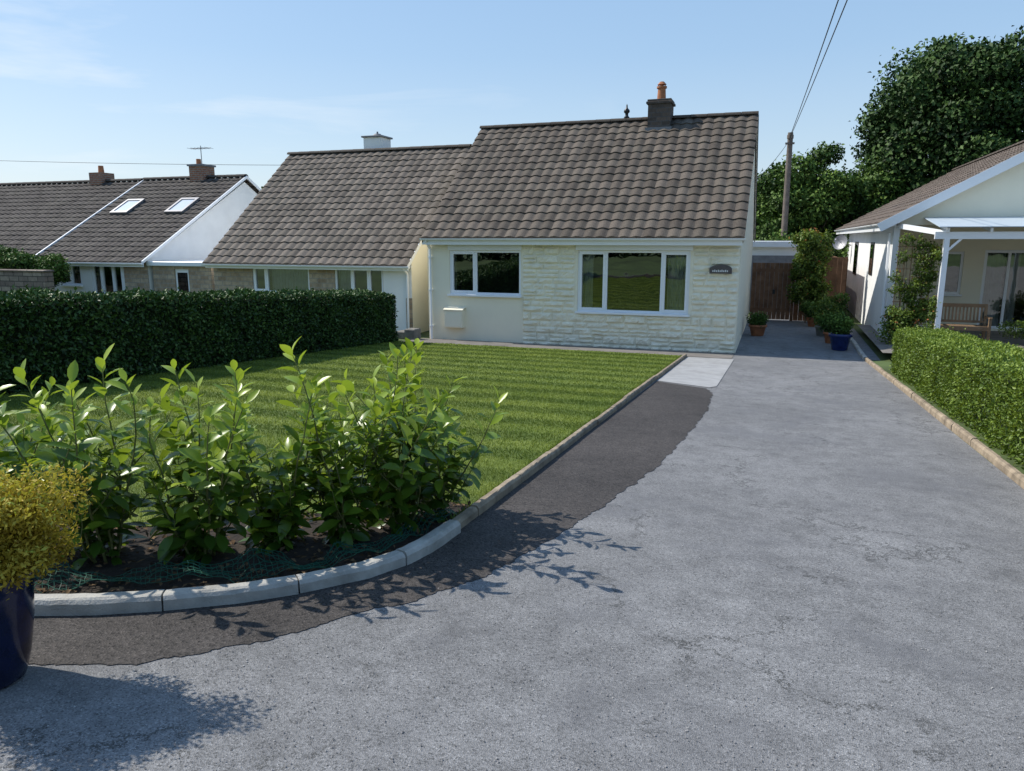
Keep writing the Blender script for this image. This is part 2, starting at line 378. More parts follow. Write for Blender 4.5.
sweepkerb([(2.07,18.6),(2.07,1.0)],.07,.085,.9,'driveway_edging_kerb',m_edge)
sweepkerb([(2.07,27.2),(2.07,18.7)],.10,.085,.9,'side_edging_kerb',m_kerb)

bedback=[(-1.94,4.6),(-2.3,4.65),(-2.8,4.1),(-3.3,3.55),(-3.9,3.25),(-5,3.0),(-9.3,2.85)]
lawnpoly=[(-1.93,17.15),(-9.3,17.15)]+bedback[::-1]
sheet('lawn',lawnpoly,.035,m_lawn)
bed=[(x-.03,y+.03) for x,y in kerb[1:]]+[(-5,2.15),(-9.3,2.1),(-9.3,3.0)]+[(x,y+.06) for x,y in bedback[::-1][1:]]
sheet('soil_bed',bed,.03,m_soil)
def grassblades(n,ymin,ymax,h,w,xmin=-9.3,xmax=-1.91):
    x=rng.uniform(xmin,xmax,n); y=rng.uniform(ymin,ymax,n)
    wob=.05*np.sin(x*5+y*4)+.04*np.sin(x*13-y*3)
    k=inpoly(x,y+wob,lawnpoly); x=x[k];y=y[k]; n=len(x)
    z=-SL*y+.034; a=rng.uniform(0,2*np.pi,n)
    hh=h*rng.uniform(.5,1.3,n); dx=np.cos(a)*w/2; dy=np.sin(a)*w/2
    stripe=np.sign(np.sin(y*math.pi/STR))
    lx=rng.normal(0,.35,n)*hh+stripe*hh*.25; ly=rng.normal(0,.35,n)*hh
    V=np.stack([np.stack([x-dx,y-dy,z],1),np.stack([x+dx,y+dy,z],1),np.stack([x+lx,y+ly,z+hh],1)],1).reshape(-1,3)
    return V,np.repeat(rng.uniform(0,1,n),3)
Vs=[];Ts=[]
for (n,a,b,h,w) in ((120000,2.9,6,.026,.005),(110000,6,11,.024,.009),(60000,11,17.2,.024,.014)):
    V,T=grassblades(n,a,b,h,w); Vs.append(V);Ts.append(T)
np_obj('lawn_grass',np.concatenate(Vs),3,m_blade,np.concatenate(Ts))
n=3000; x=rng.uniform(-6,-1.9,n); y=rng.uniform(2.2,4.7,n); k=inpoly(x,y,bed); x=x[k];y=y[k];n=len(x)
P=np.stack([x,y,-SL*y+.035+rng.uniform(0,.02,n)],1); D=rdir(n)*[1,1,.2]
leaves(P,D,np.tile([0,0,1.],(n,1))+.4*rdir(n),rng.uniform(.02,.07,n),rng.uniform(.01,.03,n),rng.uniform(0,1,n),'leaf_litter',m_litter)
n=4000; y=rng.uniform(4.2,17,n); x=-1.915+rng.normal(0,.012,n)
P=np.stack([x,y,-SL*y+.02],1); D=rdir(n)*[.5,.5,.3]+[0.1,0,.8]
leaves(P,D,rdir(n),rng.uniform(.03,.07,n),rng.uniform(.004,.008,n),rng.uniform(.2,.8,n),'lawn_edge_tufts',m_hedgeR)
mb=MB()
def strand(pts,r=.003):
    for a,b in zip(pts,pts[1:]): mb.cyl(a,b,r,r,4,caps=False)
def nz(x,y): return gz(x,y)+.03+max(0,.05+.04*math.sin(x*9+y*5)*math.sin(y*11-x*3)+.015*math.sin(x*31)*math.sin(y*27))
kp=[(-1.93,4.3),(-1.95,3.8),(-2.02,3.4),(-2.22,3.1),(-2.5,2.86),(-2.8,2.65),(-3.1,2.48),(-3.5,2.35),(-4.2,2.3)]
def kat(t):
    t*=len(kp)-1; i=min(int(t),len(kp)-2); f=t-i
    return kp[i][0]*(1-f)+kp[i+1][0]*f, kp[i][1]*(1-f)+kp[i+1][1]*f
for j in range(11):
    off=.02+j*.026
    pts=[]
    for i in range(90):
        t=i/89; x,y=kat(t); p_=.022*math.sin(i*1.1+j*3)
        o=(off+p_)*(.5+.5*math.sin(t*17)**2); x2=x-o*.75; y2=y+o*.75; pts.append((x2,y2,nz(x2,y2)))
    strand(pts,.0018)
for i in range(110):
    t=i/109; x,y=kat(t); pts=[]
    for j in range(6):
        o=(.02+j*.055)*(.5+.5*math.sin(t*17)**2); pts.append((x-o*.75+random.uniform(-.01,.01),y+o*.75,nz(x-o*.75,y+o*.75)))
    strand(pts,.0016)
mb.obj('plastic_garden_netting',[m_net])

# ---------------------------------------------------------------- laurels
def laurel(x,y,h,nst,spread):
    z0=gz(x,y)+.03; root=empty('laurel_shrub',(x,y,z0)); mb=MB()
    P=[];D=[];N=[];L=[];W=[];T=[]
    def stem(p0,d,length,r,nl,topy):
        p=Vector(p0); d=Vector(d).normalized(); seg=10; pts=[p.copy()]
        for i in range(seg):
            d=(d+Vector((random.gauss(0,.08),random.gauss(0,.08),.07))).normalized(); p=p+d*(length/seg); pts.append(p.copy())
        for i in range(seg): mb.cyl(pts[i],pts[i+1],r*(1-.07*i),r*(1-.07*(i+1)),6,caps=False)
        ph=random.uniform(0,6.28)
        for i in range(nl):
            t=.05+.95*(i/(nl-1))**.85; q=t*seg; k=min(int(q),seg-1); b=pts[k].lerp(pts[k+1],q-k); dd=(pts[k+1]-pts[k]).normalized()
            ph+=2.4+random.uniform(-.3,.3)
            a=dd.orthogonal().normalized(); c=dd.cross(a); out=a*math.cos(ph)+c*math.sin(ph)
            up=.12+1.0*t**2+random.uniform(-.35,.3) if t<.93 else 1.5
            ld=(out+dd*up).normalized(); P.append(b); D.append(ld); N.append((dd-ld*dd.dot(ld)).normalized()+out*-.1)
            l=random.uniform(.105,.17)*(1 if t<.85 else .78); L.append(l); W.append(l*random.uniform(.38,.47))
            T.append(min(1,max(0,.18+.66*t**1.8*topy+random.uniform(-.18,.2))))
        return pts
    for s in range(nst):
        an=6.28*s/nst+random.uniform(-.5,.5); lean=random.uniform(.08,spread)
        hh=h*random.choice([.5,.7,.85,.97,1.04])*random.uniform(.95,1.04)
        pts=stem((x+.06*math.cos(an),y+.06*math.sin(an),z0),(math.cos(an)*lean,math.sin(an)*lean,1),hh,.008,int(25*hh+random.randint(0,5)),1.1)
        for b in range(random.randint(1,3)):
            k=random.randint(0,5); a2=random.uniform(0,6.28)
            stem(pts[k],(math.cos(a2)*.9,math.sin(a2)*.9,.7),hh*random.uniform(.28,.48),.005,random.randint(8,13),1.1)
    mb.obj('stems',[m_stem],root)
    P=np.array([tuple(p) for p in P]);D=np.array([tuple(p) for p in D]);N=np.array([tuple(p) for p in N])
    L=np.array(L)[:,None];W=np.array(W)[:,None];T=np.array(T);n=len(P)
    Sd=np.cross(D,N);Sd/=np.linalg.norm(Sd,axis=1,keepdims=True);Nn=np.cross(Sd,D)
    droop=rng.uniform(.0,.35,n)[:,None]
    rows=[]
    for t,w,f in ((0,.06,0),(.12,.12,0),(.35,.85,1),(.6,1,1),(.82,.68,1),(1,.02,0)):
        c=P+D*L*t-Nn*L*droop*t*t
        e=Nn*W*.16*f*w
        rows+= [c-Sd*W*.5*w+e, c, c+Sd*W*.5*w+e]
    V=np.stack(rows,1).reshape(-1,3); base=np.arange(n)[:,None]*18
    F=[]
    for r in range(5):
        for c in range(2):
            F.append(base+np.array([[r*3+c,r*3+c+1,r*3+c+4,r*3+c+3]]))
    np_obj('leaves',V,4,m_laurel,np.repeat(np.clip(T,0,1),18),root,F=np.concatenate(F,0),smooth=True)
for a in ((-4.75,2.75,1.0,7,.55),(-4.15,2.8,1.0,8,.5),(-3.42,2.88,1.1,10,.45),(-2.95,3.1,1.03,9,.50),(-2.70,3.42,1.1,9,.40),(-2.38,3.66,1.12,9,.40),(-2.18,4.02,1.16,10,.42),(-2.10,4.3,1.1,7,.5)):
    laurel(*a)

# golden shrub in blue pot
gx,gy=-2.82,1.80
r=empty('potted_golden_shrub',(gx,gy,gz(gx,gy)))
mb=MB(); mb.lathe((gx,gy,gz(0,gy)+.008),[(.11,0),(.125,.01),(.15,.1),(.175,.25),(.185,.38),(.18,.42),(.2,.43),(.205,.45),(.195,.465),(.18,.46),(.17,.42),(.0,.41)],40); mb.obj('glazed_pot',[m_bluepot],r,True)
bl=[(gx+random.uniform(-.2,.24),gy+random.uniform(-.2,.2),.53+random.uniform(-.12,.14),.12,.12,.08) for _ in range(34)]
blobs_leaves([(gx,gy,.52,.23,.22,.17)],8000,.022,'inner_foliage',m_yellow,r)
blobs_leaves(bl,22000,.022,'foliage',m_yellow,r,asp=.45,spread=.22)
mb=MB()
for i in range(7): mb.cyl((gx,gy,.3),(gx+random.uniform(-.12,.12),gy+random.uniform(-.12,.12),.55),.008,.004,5)
mb.obj('stems',[m_bark],r)

# ---------------------------------------------------------------- hedges
def hedge(name,x0,x1,y0,y1,h,n,leaf,mat,bulge=.05,rnd=.12):
    r=empty(name,((x0+x1)/2,(y0+y1)/2,gz((x0+x1)/2,(y0+y1)/2)))
    mb=MB(); c=.10
    zz=[(x0+c,y0+c),(x1-c,y0+c),(x1-c,y1-c),(x0+c,y1-c)]
    V=[(x,y,-SL*y) for x,y in zz]+[(x,y,-SL*y+h-c) for x,y in zz]
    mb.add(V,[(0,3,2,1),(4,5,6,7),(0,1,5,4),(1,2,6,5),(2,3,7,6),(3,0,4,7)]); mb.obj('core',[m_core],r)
    lx,ly=x1-x0,y1-y0
    A=np.array([ly*h,ly*h,lx*h,lx*h,lx*ly]); side=rng.choice(5,n,p=A/A.sum())
    u=rng.uniform(0,1,n);v=rng.uniform(0,1,n)
    P=np.zeros((n,3))
    for s in range(5):
        k=side==s; q=k.sum()
        if s==0: P[k]=np.stack([np.full(q,x0),y0+u[k]*ly,v[k]*h],1)
        if s==1: P[k]=np.stack([np.full(q,x1),y0+u[k]*ly,v[k]*h],1)
        if s==2: P[k]=np.stack([x0+u[k]*lx,np.full(q,y0),v[k]*h],1)
        if s==3: P[k]=np.stack([x0+u[k]*lx,np.full(q,y1),v[k]*h],1)
        if s==4: P[k]=np.stack([x0+u[k]*lx,y0+v[k]*ly,np.full(q,h)],1)
    Cx=np.clip(P[:,0],x0+rnd,x1-rnd);Cy=np.clip(P[:,1],y0+rnd,y1-rnd);Cz=np.clip(P[:,2],0,h-rnd)
    C=np.stack([Cx,Cy,Cz],1); d=P-C; l=np.linalg.norm(d,axis=1,keepdims=True)+1e-6; Nn=d/l
    lump=np.sin(P[:,1]*3.1+P[:,2]*2)*.5+np.sin(P[:,1]*7.3+P[:,0]*5+1)*.3+np.sin(P[:,2]*9+P[:,1]*4.4)*.3
    depth=rng.exponential(.03,n); stray=(rng.uniform(0,1,n)<.03)*rng.uniform(.02,.08,n)
    P=C+Nn*(rnd+bulge*lump-depth+stray+rng.normal(0,.016,n))[:,None]
    P[:,2]+=-SL*np.clip(P[:,1],-8,18.8)
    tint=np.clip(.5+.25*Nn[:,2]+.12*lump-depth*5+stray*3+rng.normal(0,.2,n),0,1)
    L=leaf*rng.uniform(.6,1.4,n)
    leaves(P,rdir(n)+Nn*.5+[0,0,.2],Nn+.8*rdir(n),L,L*.6,tint,'leaves',mat,r)
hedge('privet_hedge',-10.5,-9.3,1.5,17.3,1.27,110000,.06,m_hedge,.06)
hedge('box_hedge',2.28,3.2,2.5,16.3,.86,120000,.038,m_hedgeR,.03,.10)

# ---------------------------------------------------------------- trees
def tree(name,x,y,zb,H,rad,crown0,nb,nl,leaf,mat,br=1.4,squash=1.0):
    r=empty(name,(x,y,zb)); mb=MB(); trh=crown0+ (H-crown0)*.3
    R=rad*.07
    pts=[Vector((x,y,zb-.1))]
    for i in range(1,6): pts.append(Vector((x+random.uniform(-.1,.1)*i*.4,y+random.uniform(-.1,.1)*i*.4,zb+trh*i/5)))
    for i in range(5): mb.cyl(pts[i],pts[i+1],R*(1.25-.15*i),R*(1.25-.15*(i+1)),10,caps=False)
    blobs=[]
    cz=zb+(crown0+H)/2; hz=(H-crown0)/2
    for i in range(nb):
        d=rdir(1)[0]; q=random.uniform(.3,1)**.5
        s=br*random.choice([.35,.5,.7,1.0])
        bx=x+d[0]*(rad-s*.6)*q; by=y+d[1]*(rad-s*.6)*q; bz=cz+d[2]*(hz-s*.5)*q
        blobs.append((bx,by,bz,s*1.1,s*1.1,s*.8*squash))
        if i%4==0:
            a=pts[random.randint(2,5)]; m=a.lerp(Vector((bx,by,bz)),.5)+Vector((0,0,.3))
            mb.cyl(a,m,R*.4,R*.22,6,caps=False); mb.cyl(m,(bx,by,bz),R*.22,R*.07,6,caps=False)
    mb.obj('trunk',[m_bark],r)
    blobs_leaves(blobs,nl,leaf,'crown',mat,r,spread=.16)
    return r
tree('oak_tree',9.2,44,-1.2,12.8,5.8,1.6,180,100000,.24,m_oak,1.6)
tree('oak_tree',17,47,-1.2,12.5,6,1.6,90,50000,.32,m_oak,2.0)
tree('sycamore_tree',1.4,40,-1.2,7.3,2.7,.6,70,40000,.18,m_tree,1.0)
tree('sycamore_tree',4.5,43,-1.2,7.2,2.6,.6,70,34000,.2,m_tree,1.0)
tree('hazel_tree',-1.0,46,-1.2,6.6,2.6,.6,40,20000,.22,m_tree,1.1)
def mass(name,x0,x1,y0,y1,z0,z1,nb,br,nl,leaf,mat):
    r=empty(name,((x0+x1)/2,(y0+y1)/2,z0))
    bl=[(random.uniform(x0,x1),random.uniform(y0,y1),random.uniform(z0,z1-br*.6),br*random.uniform(.7,1.2),br*random.uniform(.7,1.2),br*random.uniform(.6,1)) for _ in range(nb)]
    blobs_leaves(bl,nl,leaf,'foliage',mat,r)
mass('background_trees',-75,-46,62,80,-2,6.4,60,3,30000,.6,m_tree)
mass('background_shrubs',-1.6,8,34,36,-1.2,1.7,30,.8,16000,.18,m_tree)
mass('woodland',-60,45,90,110,-2,5,120,4,40000,1.0,m_tree)
mass('roadside_trees',-26,22,-17,-13,.4,5.5,120,1.9,40000,.4,m_oak)
mass('garden_shrubs',-26,-22.2,17.4,18.4,.2,1.35,26,.45,14000,.10,m_tree)

# ---------------------------------------------------------------- buildings
def tile_roof(name,x0,x1,ye,ze,yr,zr,mat,parent,cw=.30,cl=.34,amp=.036,axis='X',ns=8):
    Ls=math.hypot(yr-ye,zr-ze); nc=int(round(Ls/cl)); cl=Ls/nc
    dy=(yr-ye)/Ls; dz=(zr-ze)/Ls
    nrm=(-dz,dy) if dy>0 else (dz,-dy)
    nt_=max(1,int(round((x1-x0)/cw))); cw=(x1-x0)/nt_; nx=nt_*ns+1
    V=[];F=[];T=[]
    pr=[amp*math.sin(math.pi*((i%ns)/ns))**1.5 for i in range(nx)]
    for c in range(nc):
        tc=rng.uniform(0,1,nt_+1); jit=rng.normal(0,.003,nt_+1)
        b=len(V)
        for s,h in ((c*cl,-.002),(c*cl,.034),((c+1)*cl,.004)):
            for i in range(nx):
                hh=h+(pr[i] if h>0 else 0)+ (jit[min(i//ns,nt_)] if h>.01 else 0)
                a=x0+i*cw/ns; y=ye+dy*s+nrm[0]*hh; z=ze+dz*s+nrm[1]*hh
                V.append((a,y,z) if axis=='X' else (y,a,z))
        for r_ in range(2):
            for i in range(nx-1):
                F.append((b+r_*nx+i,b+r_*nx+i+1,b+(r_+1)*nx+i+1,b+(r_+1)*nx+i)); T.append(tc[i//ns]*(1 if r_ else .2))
    o=mkobj(name,V,F,mat,None,parent,False,T,'FACE'); return o
def ridge(mb,x0,x1,y,z,r=.13,axis='X',m=0):
    n=int((x1-x0)/.45); L=(x1-x0)/n
    for i in range(n):
        a=x0+i*L; b=a+L-.012; P=[];k=8
        for q,rr in ((a,r*1.06),(b,r)):
            for j in range(k+1):
                t=math.pi*j/k; c=(q,y+rr*math.cos(t)*1.0,z+rr*math.sin(t)*.7-.03)
                P.append(c if axis=='X' else (c[1],c[0],c[2]))
        mb.add(P,[(j,j+1,k+2+j,k+1+j) for j in range(k)]+[tuple(range(k+1))],m)
def wall_holes(mb,x0,x1,z0,z1,y,th,holes,m=0,face=-1):
    xs=sorted(set([x0,x1]+[h[0] for h in holes]+[h[1] for h in holes])); zs=sorted(set([z0,z1]+[h[2] for h in holes]+[h[3] for h in holes]))
    for i in range(len(xs)-1):
        for j in range(len(zs)-1):
            cx=(xs[i]+xs[i+1])/2;cz=(zs[j]+zs[j+1])/2
            if any(h[0]<cx<h[1] and h[2]<cz<h[3] for h in holes): continue
            mb.add([(xs[i],y,zs[j]),(xs[i+1],y,zs[j]),(xs[i+1],y,zs[j+1]),(xs[i],y,zs[j+1])],[(0,1,2,3)],m)
    for h in holes:
        a,b,c,d=h
        mb.add([(a,y,c),(b,y,c),(b,y,d),(a,y,d),(a,y+th,c),(b,y+th,c),(b,y+th,d),(a,y+th,d)],[(0,4,5,1),(1,5,6,2),(2,6,7,3),(3,7,4,0)],m)
def window(parent,name,x0,x1,z0,z1,y,lights,curt=(),fw=.06,sill=True,room=True,topl=()):
    w=empty(name,((x0+x1)/2,y,z0)); w.parent=parent; w.location=Vector(((x0+x1)/2,y,z0))-parent.location
    W0=Vector(((x0+x1)/2,y,z0))
    def put(mb,nm,mats):
        o=mkobj(nm,mb.V,mb.F,mats,mb.M); o.parent=w; o.location=-W0; return o
    yf=y+.03; f=MB(); e=.002
    f.box(x0+e,x1-e,yf,yf+.07,z0+e,z0+fw,0,.006); f.box(x0+e,x1-e,yf,yf+.07,z1-fw,z1-e,0,.006)
    f.box(x0+e,x0+fw,yf+.001,yf+.069,z0+fw,z1-fw); f.box(x1-fw,x1-e,yf+.001,yf+.069,z0+fw,z1-fw)
    bx=[x0+fw]+[x0+(x1-x0)*q for q in lights]+[x1-fw]
    for q in bx[1:-1]: f.box(q-.035,q+.035,yf+.001,yf+.069,z0+fw,z1-fw)
    for i in range(len(bx)-1):
        a=bx[i]+(.035 if i else 0); b=bx[i+1]-(.035 if i<len(bx)-2 else 0)
        if i in topl:
            c,d=z0+fw,z1-fw; t=.045; yy=yf-.012
            f.box(a-.01,b+.01,yy,yf+.06,c-.01,c+t,0,.004); f.box(a-.01,b+.01,yy,yf+.06,d-t,d+.01,0,.004)
            f.box(a-.01,a+t,yy+.001,yf+.06,c+t,d-t); f.box(b-t,b+.01,yy+.001,yf+.06,c+t,d-t)
    if sill: f.box(x0-.04,x1+.04,y-.09,y+.08,z0-.05,z0+.004,0,.008)
    put(f,'frame',[m_upvc])
    g=MB(); g.add([(x0+fw*.5,yf+.035,z0+fw*.5),(x1-fw*.5,yf+.035,z0+fw*.5),(x1-fw*.5,yf+.035,z1-fw*.5),(x0+fw*.5,yf+.035,z1-fw*.5)],[(0,1,2,3)]); put(g,'glass',[m_glass])
    if room:
        q=MB(); d=y+2.6; X0,X1,Z0,Z1=x0-.3,x1+.3,z0-.7,z1+.25; yb=y+.13
        q.add([(X0,yb,Z0),(X1,yb,Z0),(X1,yb,Z1),(X0,yb,Z1),(X0,d,Z0),(X1,d,Z0),(X1,d,Z1),(X0,d,Z1)],[(4,5,6,7),(0,1,5,4),(3,2,6,7),(0,3,7,4),(1,2,6,5)]); put(q,'room',[m_room])
    if curt:
        q=MB()
        for a,b in curt:
            xa=x0+(x1-x0)*a; xb=x0+(x1-x0)*b; n=max(4,int((xb-xa)/.025)); P=[]
            for i in range(n+1):
                xx=xa+(xb-xa)*i/n; yy=y+.2+.025*math.sin(i*1.6)
                P+=[(xx,yy,z0+.02),(xx,yy,z1)]
            q.add(P,[(2*i,2*i+2,2*i+3,2*i+1) for i in range(n)])
        put(q,'curtain',[m_curtain])
def gablewall(mb,x,yf,yb,z0,ze,yr,zr,th,m=0):
    P=[(x,yf,z0),(x,yb,z0),(x,yb,ze),(x,yr,zr),(x,yf,ze)]; Q=[(x+th,)+p[1:] for p in P]
    mb.add(P+Q,[(0,1,2,3,4),(9,8,7,6,5)]+[(i,(i+1)%5,5+(i+1)%5,5+i) for i in range(5)],m)
def house_shell(parent,x0,x1,yf,yb,z0,ze,yr,zr,holes,mwall,mgable_l,mgable_r):
    mb=MB(); wall_holes(mb,x0,x1,z0,ze,yf,.12,holes,0)
    mb.add([(x0,yb,z0),(x1,yb,z0),(x1,yb,ze),(x0,yb,ze)],[(0,1,2,3)],0)
    mb.obj('walls',[mwall],parent)
    g=MB(); gablewall(g,x0-.003,yf+.002,yb-.002,z0,ze,yr,zr,.1); g.obj('gable_wall',[mgable_l],parent)
    g=MB(); gablewall(g,x1-.097,yf+.002,yb-.002,z0,ze,yr,zr,.1); g.obj('gable_wall',[mgable_r],parent)
def gutter(mb,x0,x1,y,z,r=.055,m=0,axis='X'):
    k=8
    def c(q,j,rr):
        t=math.pi+math.pi*j/k; p=(q,y+rr*math.cos(t),z+rr*math.sin(t)); return p if axis=='X' else (p[1],p[0],p[2])
    P=[c(x0,j,r) for j in range(k+1)]+[c(x1,j,r) for j in range(k+1)]+[c(x0,j,r*.85) for j in range(k+1)]+[c(x1,j,r*.85) for j in range(k+1)]
    n=k+1
    F=[(j,j+1,n+j+1,n+j) for j in range(k)]+[(2*n+j,2*n+j+1,3*n+j+1,3*n+j) for j in range(k)]+[(0,n,3*n,2*n),(k,n+k,3*n+k,2*n+k),tuple(range(n)),tuple(range(n,2*n))]
    mb.add(P,F,m)
def rakeboard(mb,x0,x1,ye,ze,yr,zr,h=.14,m=0):
    mb.add([(x0,ye,ze-h),(x1,ye,ze-h),(x1,yr,zr-h),(x0,yr,zr-h),(x0,ye,ze),(x1,ye,ze),(x1,yr,zr),(x0,yr,zr)],[(0,1,2,3),(4,5,6,7),(0,4,7,3),(1,5,6,2),(0,1,5,4)],m)

# ---- main bungalow
B=empty('cream_bungalow',(-5,23,-1.16))
X0,X1,YF,YB,Z0,ZE,YR,ZR=-9.12,-.84,18.78,27.1,-1.5,1.66,22.9,5.0
W1=(-8.47,-6.40,.11,1.30); W2=(-4.85,-2.01,-.25,1.32)
house_shell(B,X0,X1,YF,YB,Z0,ZE,YR,ZR-.14,[W1,W2],m_cream,m_cream,m_cream)
window(B,'left_window',*W1,YF,[.37],[(.0,.06)],topl=(0,))
window(B,'right_window',*W2,YF-.0,[.26,.76],[(.03,.13),(.8,.97)],topl=(0,2))
mb=MB()
mb.box(-8.50,-6.38,YF-.025,YF-.001,1.305,1.60); mb.box(-4.9,-1.96,YF-.055,YF-.001,1.325,1.60)
mb.obj('window_head_panels',[m_upvc],B)
V=[];F=[]
def block(x0,x1,z0,z1):
    nx=max(4,int((x1-x0)/.045)); nz_=max(3,int((z1-z0)/.04)); b=len(V); D=random.uniform(.022,.06)
    g=.007
    cx=random.uniform(.3,.7);cz=random.uniform(.3,.7)
    for j in range(nz_+1):
        for i in range(nx+1):
            u=i/nx;v=j/nz_; e=min(u,1-u)*(x1-x0); f=min(v,1-v)*(z1-z0); q=min(e,f)
            h=D*min(1,(q/.035))**.7 + (random.uniform(-.013,.013) if q>0 else 0)+ (.015*math.sin(u*5+cx*9)*math.cos(v*4+cz*8) if q>0 else 0)
            V.append((x0+g+(x1-x0-2*g)*u,YF-.008-max(h,0),z0+g+(z1-z0-2*g)*v))
    for j in range(nz_):
        for i in range(nx): F.append((b+j*(nx+1)+i,b+j*(nx+1)+i+1,b+(j+1)*(nx+1)+i+1,b+(j+1)*(nx+1)+i))
def row(xa,xb,z0,z1):
    x=xa
    while x<xb-.01:
        w=random.uniform(.22,.62); e=x+w
        if xb-e<.2: e=xb
        if z1-z0<.17 or random.random()<.6: block(x,e,z0,z1)
        else: block(x,e,z0,(z0+z1)/2); block(x,e,(z0+z1)/2,z1)
        x=e
def fill(za,zb):
    out=[];z=za
    while z<zb-.01:
        h=random.choice([.12,.15,.18,.22]); e=z+h
        if zb-e<.1: e=zb
        out.append((z,e)); z=e
    return out
for z0,z1 in fill(-1.2,-.305): row(-6.35,-.85,z0,z1)
for z0,z1 in fill(-.305,1.62): row(-6.35,-4.91,z0,z1); row(-1.95,-.85,z0,z1)
mkobj('stone_cladding',V,F,m_creamstone,None,B)
mb=MB(); wall_holes(mb,-6.37,-.845,-1.2,1.62,YF-.006,.005,[W2]); mb.obj('cladding_joints',[m_creamstone],B)
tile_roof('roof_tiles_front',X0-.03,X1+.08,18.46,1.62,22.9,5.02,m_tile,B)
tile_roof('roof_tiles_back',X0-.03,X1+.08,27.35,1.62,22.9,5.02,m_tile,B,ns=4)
mb=MB(); ridge(mb,X0-.03,X1+.08,22.9,5.06); mb.obj('ridge_tiles',[m_tile],B)
mb=MB()
for xx in (X0-.03,X1+.03): rakeboard(mb,xx,xx+.03,18.5,1.64,22.9,5.01); rakeboard(mb,xx,xx+.03,27.3,1.64,22.9,5.01)
mb.obj('verge',[m_kerb],B)
mb=MB(); mb.box(X0-.03,X1+.03,18.50,18.52,1.45,1.62); mb.box(X0-.03,X1+.03,18.52,18.779,1.60,1.615)
gutter(mb,X0-.05,X1+.1,18.44,1.615)
mb.cyl((X0+.1,18.72,-1.15),(X0+.1,18.72,1.35),.034,.034,10); mb.cyl((X0+.1,18.72,1.35),(X0+.1,18.46,1.56),.034,.034,10)
for z in (-.8,.2,1.1): mb.box(X0+.05,X0+.15,18.68,18.779,z,z+.03)
mb.obj('gutter_and_fascia',[m_upvc],B)
mb=MB(); mb.box(-3.80,-3.16,22.45,23.1,4.2,5.40,0); mb.box(-3.85,-3.11,22.4,23.15,5.40,5.47,0,.01);mb.box(-3.82,-3.14,22.43,23.12,5.47,5.53,0,.01)
mb.cyl((-3.47,22.75,5.52),(-3.47,22.75,5.86),.13,.11,16,1); mb.cyl((-3.47,22.75,5.86),(-3.47,22.75,5.91),.145,.145,16,1); mb.cyl((-3.47,22.75,5.96),(-3.47,22.75,6.04),.13,.06,16,1)
for t in range(4): mb.cyl((-3.47+.1*math.cos(t*1.57),22.75+.1*math.sin(t*1.57),5.90),(-3.47+.1*math.cos(t*1.57),22.75+.1*math.sin(t*1.57),5.97),.012,.012,5,1)
mb.box(-3.86,-3.10,22.38,22.45,4.55,4.75,2)
mb.obj('chimney',[m_chim,m_terra,m_lead],B)
mb=MB(); mb.lathe((-4.5,22.9,5.1),[(.07,0),(.09,.03),(.05,.08),(.045,.14),(.09,.19),(.085,.24),(.03,.3),(.02,.38),(.001,.42)],12); mb.obj('roof_vent',[m_black],B,True)
mb=MB(); mb.box(-8.56,-8.02,YF-.22,YF-.002,-.80,-.30,0,.015); mb.box(-8.53,-8.05,YF-.228,YF-.222,-.77,-.40,0,.002)
mb.add([(-8.58,YF-.24,-.32),(-8.0,YF-.24,-.32),(-8.0,YF-.002,-.25),(-8.58,YF-.002,-.25),(-8.58,YF-.24,-.299),(-8.0,YF-.24,-.299),(-8.0,YF-.002,-.229),(-8.58,YF-.002,-.229)],[(0,3,2,1),(4,5,6,7),(0,1,5,4),(1,2,6,5),(2,3,7,6),(3,0,4,7)])
mb.obj('meter_box',[m_cream],B)
sg=empty('house_name_sign',(-1.28,YF-.09,.85)); sg.parent=B; sg.location=Vector((-1.28,YF-.09,.85))-B.location
mb=MB(); pts=[]
for i in range(21):
    t=math.pi*i/20; pts.append((.26*math.cos(t),.04+.10*math.sin(t)))
pts+=[(-.26,-.07),(.26,-.07)]
n=len(pts); mb.add([(x,-.02,z) for x,z in pts]+[(x,.05,z) for x,z in pts],[tuple(range(n)),tuple(range(n,2*n))[::-1]]+[(i,(i+1)%n,n+(i+1)%n,n+i) for i in range(n)])
for i in range(9): mb.box(-.19+i*.042,-.165+i*.042,-.024,-.019,-.03,.01+.012*(i%2),1)
o=mkobj('plaque',mb.V,mb.F,[m_sign,m_letter],mb.M); o.parent=sg
mb=MB(); mb.box(-9.55,-9.25,18.1,18.5,gz(-9.4,18.3),gz(-9.4,18.3)+.3,0,.02); mb.box(-9.95,-9.6,18.3,18.7,gz(-9.8,18.3),gz(-9.8,18.3)+.2,0,.02); mb.obj('stone_steps',[m_bin])

# ---- middle bungalow (C)
C=empty('buff_brick_bungalow',(-14,24,-1.6))
cx0,cx1=-17.1,-10.0; yf=19.5
WA=(-15.6,-13.5,-.05,.78); WB=(-12.6,-10.95,-.05,.78)
house_shell(C,cx0,cx1,yf,28.5,-1.9,.92,24,4.46,[WA,WB],m_brick,m_white,m_cream)
window(C,'left_window',*WA,yf,[.25],[(.28,.98)],topl=(0,)); window(C,'right_window',*WB,yf,[.35,.72],[(.02,.3)],topl=(1,))
mb=MB(); mb.box(-12.8,-10.2,yf-.02,yf-.001,-1.9,-.1); mb.box(-10.93,-10.0,yf-.02,yf-.001,-.1,.9); mb.obj('render_panel',[m_white],C)
tile_roof('roof_tiles_front',cx0-.1,cx1+.06,19.15,.84,24,4.62,m_tileC,C)
tile_roof('roof_tiles_back',cx0-.1,cx1+.06,28.8,.84,24,4.62,m_tileC,C,ns=4)
